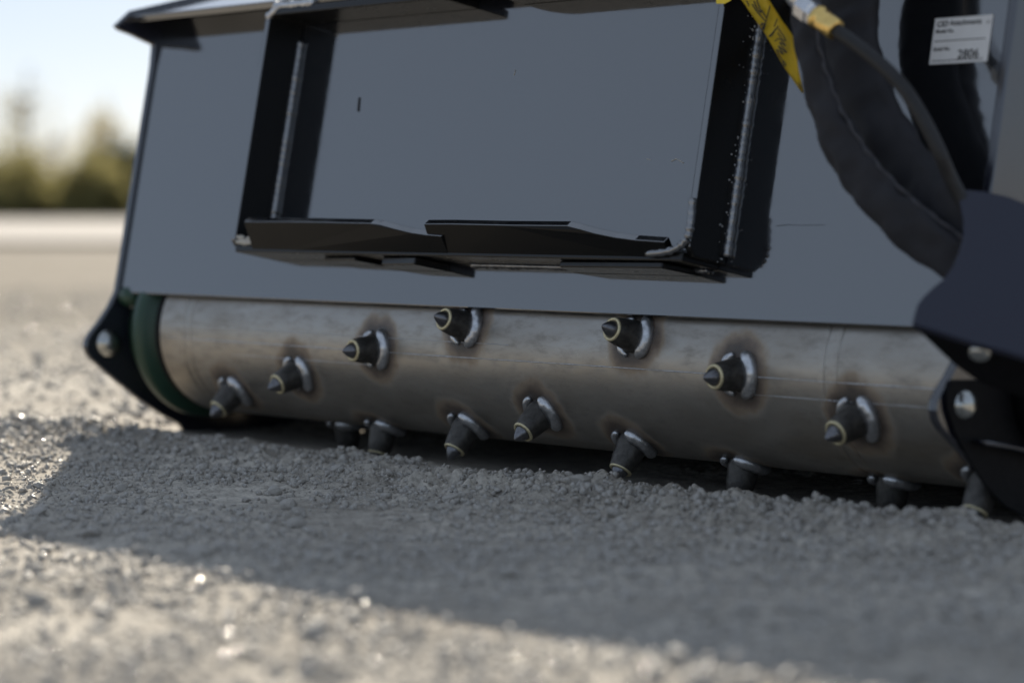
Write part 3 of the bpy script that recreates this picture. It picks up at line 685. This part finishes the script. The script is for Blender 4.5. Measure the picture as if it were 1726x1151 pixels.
NB = 9000; bt = rng.uniform(-1.5, 1.4, NB); bs_ = .03 + np.abs(rng.normal(0, .16, NB)); kp = fbm(bt, bs_ * 1.5, 4.2, 4, .55) + .5 * fbm(bt, bs_, 14., 2) > .035; bt, bs_ = bt[kp], bs_[kp]; NB = len(bt)                    # crumbled pieces thrown up along the drum
ex, ey = XC + ca * bt - sa_ * bs_, D0 - sa_ * bt - ca * bs_
eg = .0018 + .0090 * rng.random(NB) ** 4; gx_, gy_, gr = np.concatenate([gx_, ex]), np.concatenate([gy_, ey]), np.concatenate([gr, eg])
gz_ = np.concatenate([gz_, relief(ex, ey) + eg * .3]); N = len(gx_)
qx = rng.normal(size=(N, 4)); qx /= np.linalg.norm(qx, axis=1)[:, None]; w_, x_, y_, z_ = qx.T
RMAT = np.stack([1 - 2 * (y_ ** 2 + z_ ** 2), 2 * (x_ * y_ - z_ * w_), 2 * (x_ * z_ + y_ * w_), 2 * (x_ * y_ + z_ * w_), 1 - 2 * (x_ ** 2 + z_ ** 2), 2 * (y_ * z_ - x_ * w_), 2 * (x_ * z_ - y_ * w_), 2 * (y_ * z_ + x_ * w_), 1 - 2 * (x_ ** 2 + y_ ** 2)], 1).reshape(N, 3, 3)
kind_ = rng.integers(0, 8, N); BV = np.stack(base_v)[kind_]
V_ = np.einsum('nij,nkj->nki', RMAT, BV) * gr[:, None, None] + np.stack([gx_, gy_, gz_], 1)[:, None, :]
nv = V_.shape[1]; FF = (base_f[None] + (np.arange(N) * nv)[:, None, None]).reshape(-1, 3)
gm = np_mesh('gravel', V_.reshape(-1, 3), FF)
tag(link('gravel', gm, 'stone'), 'loose crushed gravel scattered over the dirt', 'gravel', kind='stuff')

# ------------------------------------------------------------------ trees far behind
def tree_parts(seed, h, spread, base, nclump, per, leaf, leafsize, limbs):
    rd = np.random.default_rng(seed); bm = bmesh.new(); R_ = random.Random(seed)
    tips = []
    path = [Vector((.05 * h * math.sin(i * .9 + seed) * i / 8 * .3, .04 * h * math.cos(i * 1.1) * i / 8 * .3, h * .92 * i / 8)) for i in range(9)]
    tube(bm, path, [.022 * h * (1 - .85 * i / 8) + .01 for i in range(9)], 7)
    for k in range(limbs):
        u = R_.uniform(base, .9); p = path[int(u * 8)]; an_ = R_.uniform(0, 6.28); ln = spread * h * R_.uniform(.5, 1.0) * (1.15 - .7 * u)
        e = p + Vector((math.cos(an_) * ln, math.sin(an_) * ln, ln * R_.uniform(.3, 1.0))); md = (p + e) / 2 + Vector((0, 0, -.06 * ln))
        tube(bm, [p, md, e], [.007 * h, .005 * h, .002 * h], 5); tips += [e, md]
    tr = bpy.data.meshes.new('trunk'); bm.to_mesh(tr); bm.free(); tr.materials.append(M['bark'])
    vs_, fs = [], []
    tips = [np.array(q) for q in tips] + [np.array(path[-1])]
    if limbs == 22: tips += [np.array((R_.uniform(-.8, .8) * h, R_.uniform(-.8, .8) * h, R_.uniform(.04, .55) * h)) for _ in range(60)]      # shrubs are leafy to the ground
    for c_ in range(nclump):
        c = tips[R_.randrange(len(tips))] + rd.normal(0, .05 * h, 3); cr = h * R_.uniform(.05, .11)
        for k in range(per):
            p = c + rd.normal(0, cr * .55, 3); a = rd.normal(size=3); a /= np.linalg.norm(a); b2 = np.cross(a, rd.normal(size=3)); b2 /= np.linalg.norm(b2)
            s_ = leafsize * R_.uniform(.6, 1.3); i0_ = len(vs_)
            vs_ += [p - a * s_, p + b2 * s_ * .5, p + a * s_, p - b2 * s_ * .5]; fs.append((i0_, i0_ + 1, i0_ + 2, i0_ + 3))
    cm = np_mesh('crown', np.array(vs_), np.array(fs)); cm.materials.append(M[leaf]); return tr, cm
KINDS = {'bare': tree_parts(3, 10.5, .20, .25, 40, 22, 'leaf_dry', .12, 34), 'olive': tree_parts(8, 6.2, .34, .12, 110, 15, 'leaf_olive', .17, 26),
         'dry': tree_parts(12, 5.4, .36, .10, 80, 15, 'leaf_dry', .17, 24), 'dark': tree_parts(21, 4.6, .40, .05, 150, 30, 'leaf_dark', .18, 26),
         'shrub': tree_parts(30, 2.7, .62, .02, 200, 15, 'leaf_olive', .15, 22)}
def plant(nm, kind, x, y, sc_, label, cat, group=None):
    tr, cm = KINDS[kind]; o = bpy.data.objects.new(nm, None); COL.objects.link(o); o.location = (x, y, float(relief(np.array([x * 1.0]), np.array([y * 1.0]))[0]) - .05)
    o.rotation_euler = (0, 0, random.uniform(0, 6.28)); o.scale = (sc_, sc_, sc_)
    for n_, me in (('trunk', tr), ('crown', cm)):
        c = bpy.data.objects.new(n_, me); COL.objects.link(c); c.parent = o
    tag(o, label, cat, group)
def tx(px, y): return (px - CX) / F * y
for px, y, kind, s_, lab_ in [(48, 158, 'bare', .92, 'tall thin bare tree, tallest above the treeline'), (20, 166, 'olive', 1.0, 'olive green tree at the left end of the treeline'), (160, 156, 'dry', 1.15, 'pale brown leafy tree right of the gap in the treeline'), (96, 162, 'bare', .62, 'low bare tree in the gap of the treeline'),
                        (205, 152, 'dark', .98, 'dark evergreen tree beside the machine end plate'), (185, 160, 'bare', .75, 'thin bare tree behind the dark evergreen'), (-60, 160, 'dry', 1.1, 'pale brown tree beyond the left end of the treeline'), (262, 156, 'olive', .9, 'olive tree just behind the machine edge')]:
    plant('bare_tree' if kind == 'bare' else 'evergreen_tree' if kind == 'dark' else 'broadleaf_tree', kind, tx(px, y), y, s_, lab_, 'tree')
for k, (px, y, s_) in enumerate([(-75, 148, 1.2), (-30, 149, 1.2), (8, 147, 1.1), (42, 150, 1.25), (75, 148, 1.2), (105, 150, 1.05), (132, 147, 1.2), (165, 149, 1.3), (195, 147, 1.1), (228, 149, 1.2), (275, 148, 1.1)]):
    plant('shrub', 'shrub', tx(px, y), y, s_, 'low olive shrub in the hedge along the foot of the trees', 'shrub', 'shrubs along the foot of the trees')
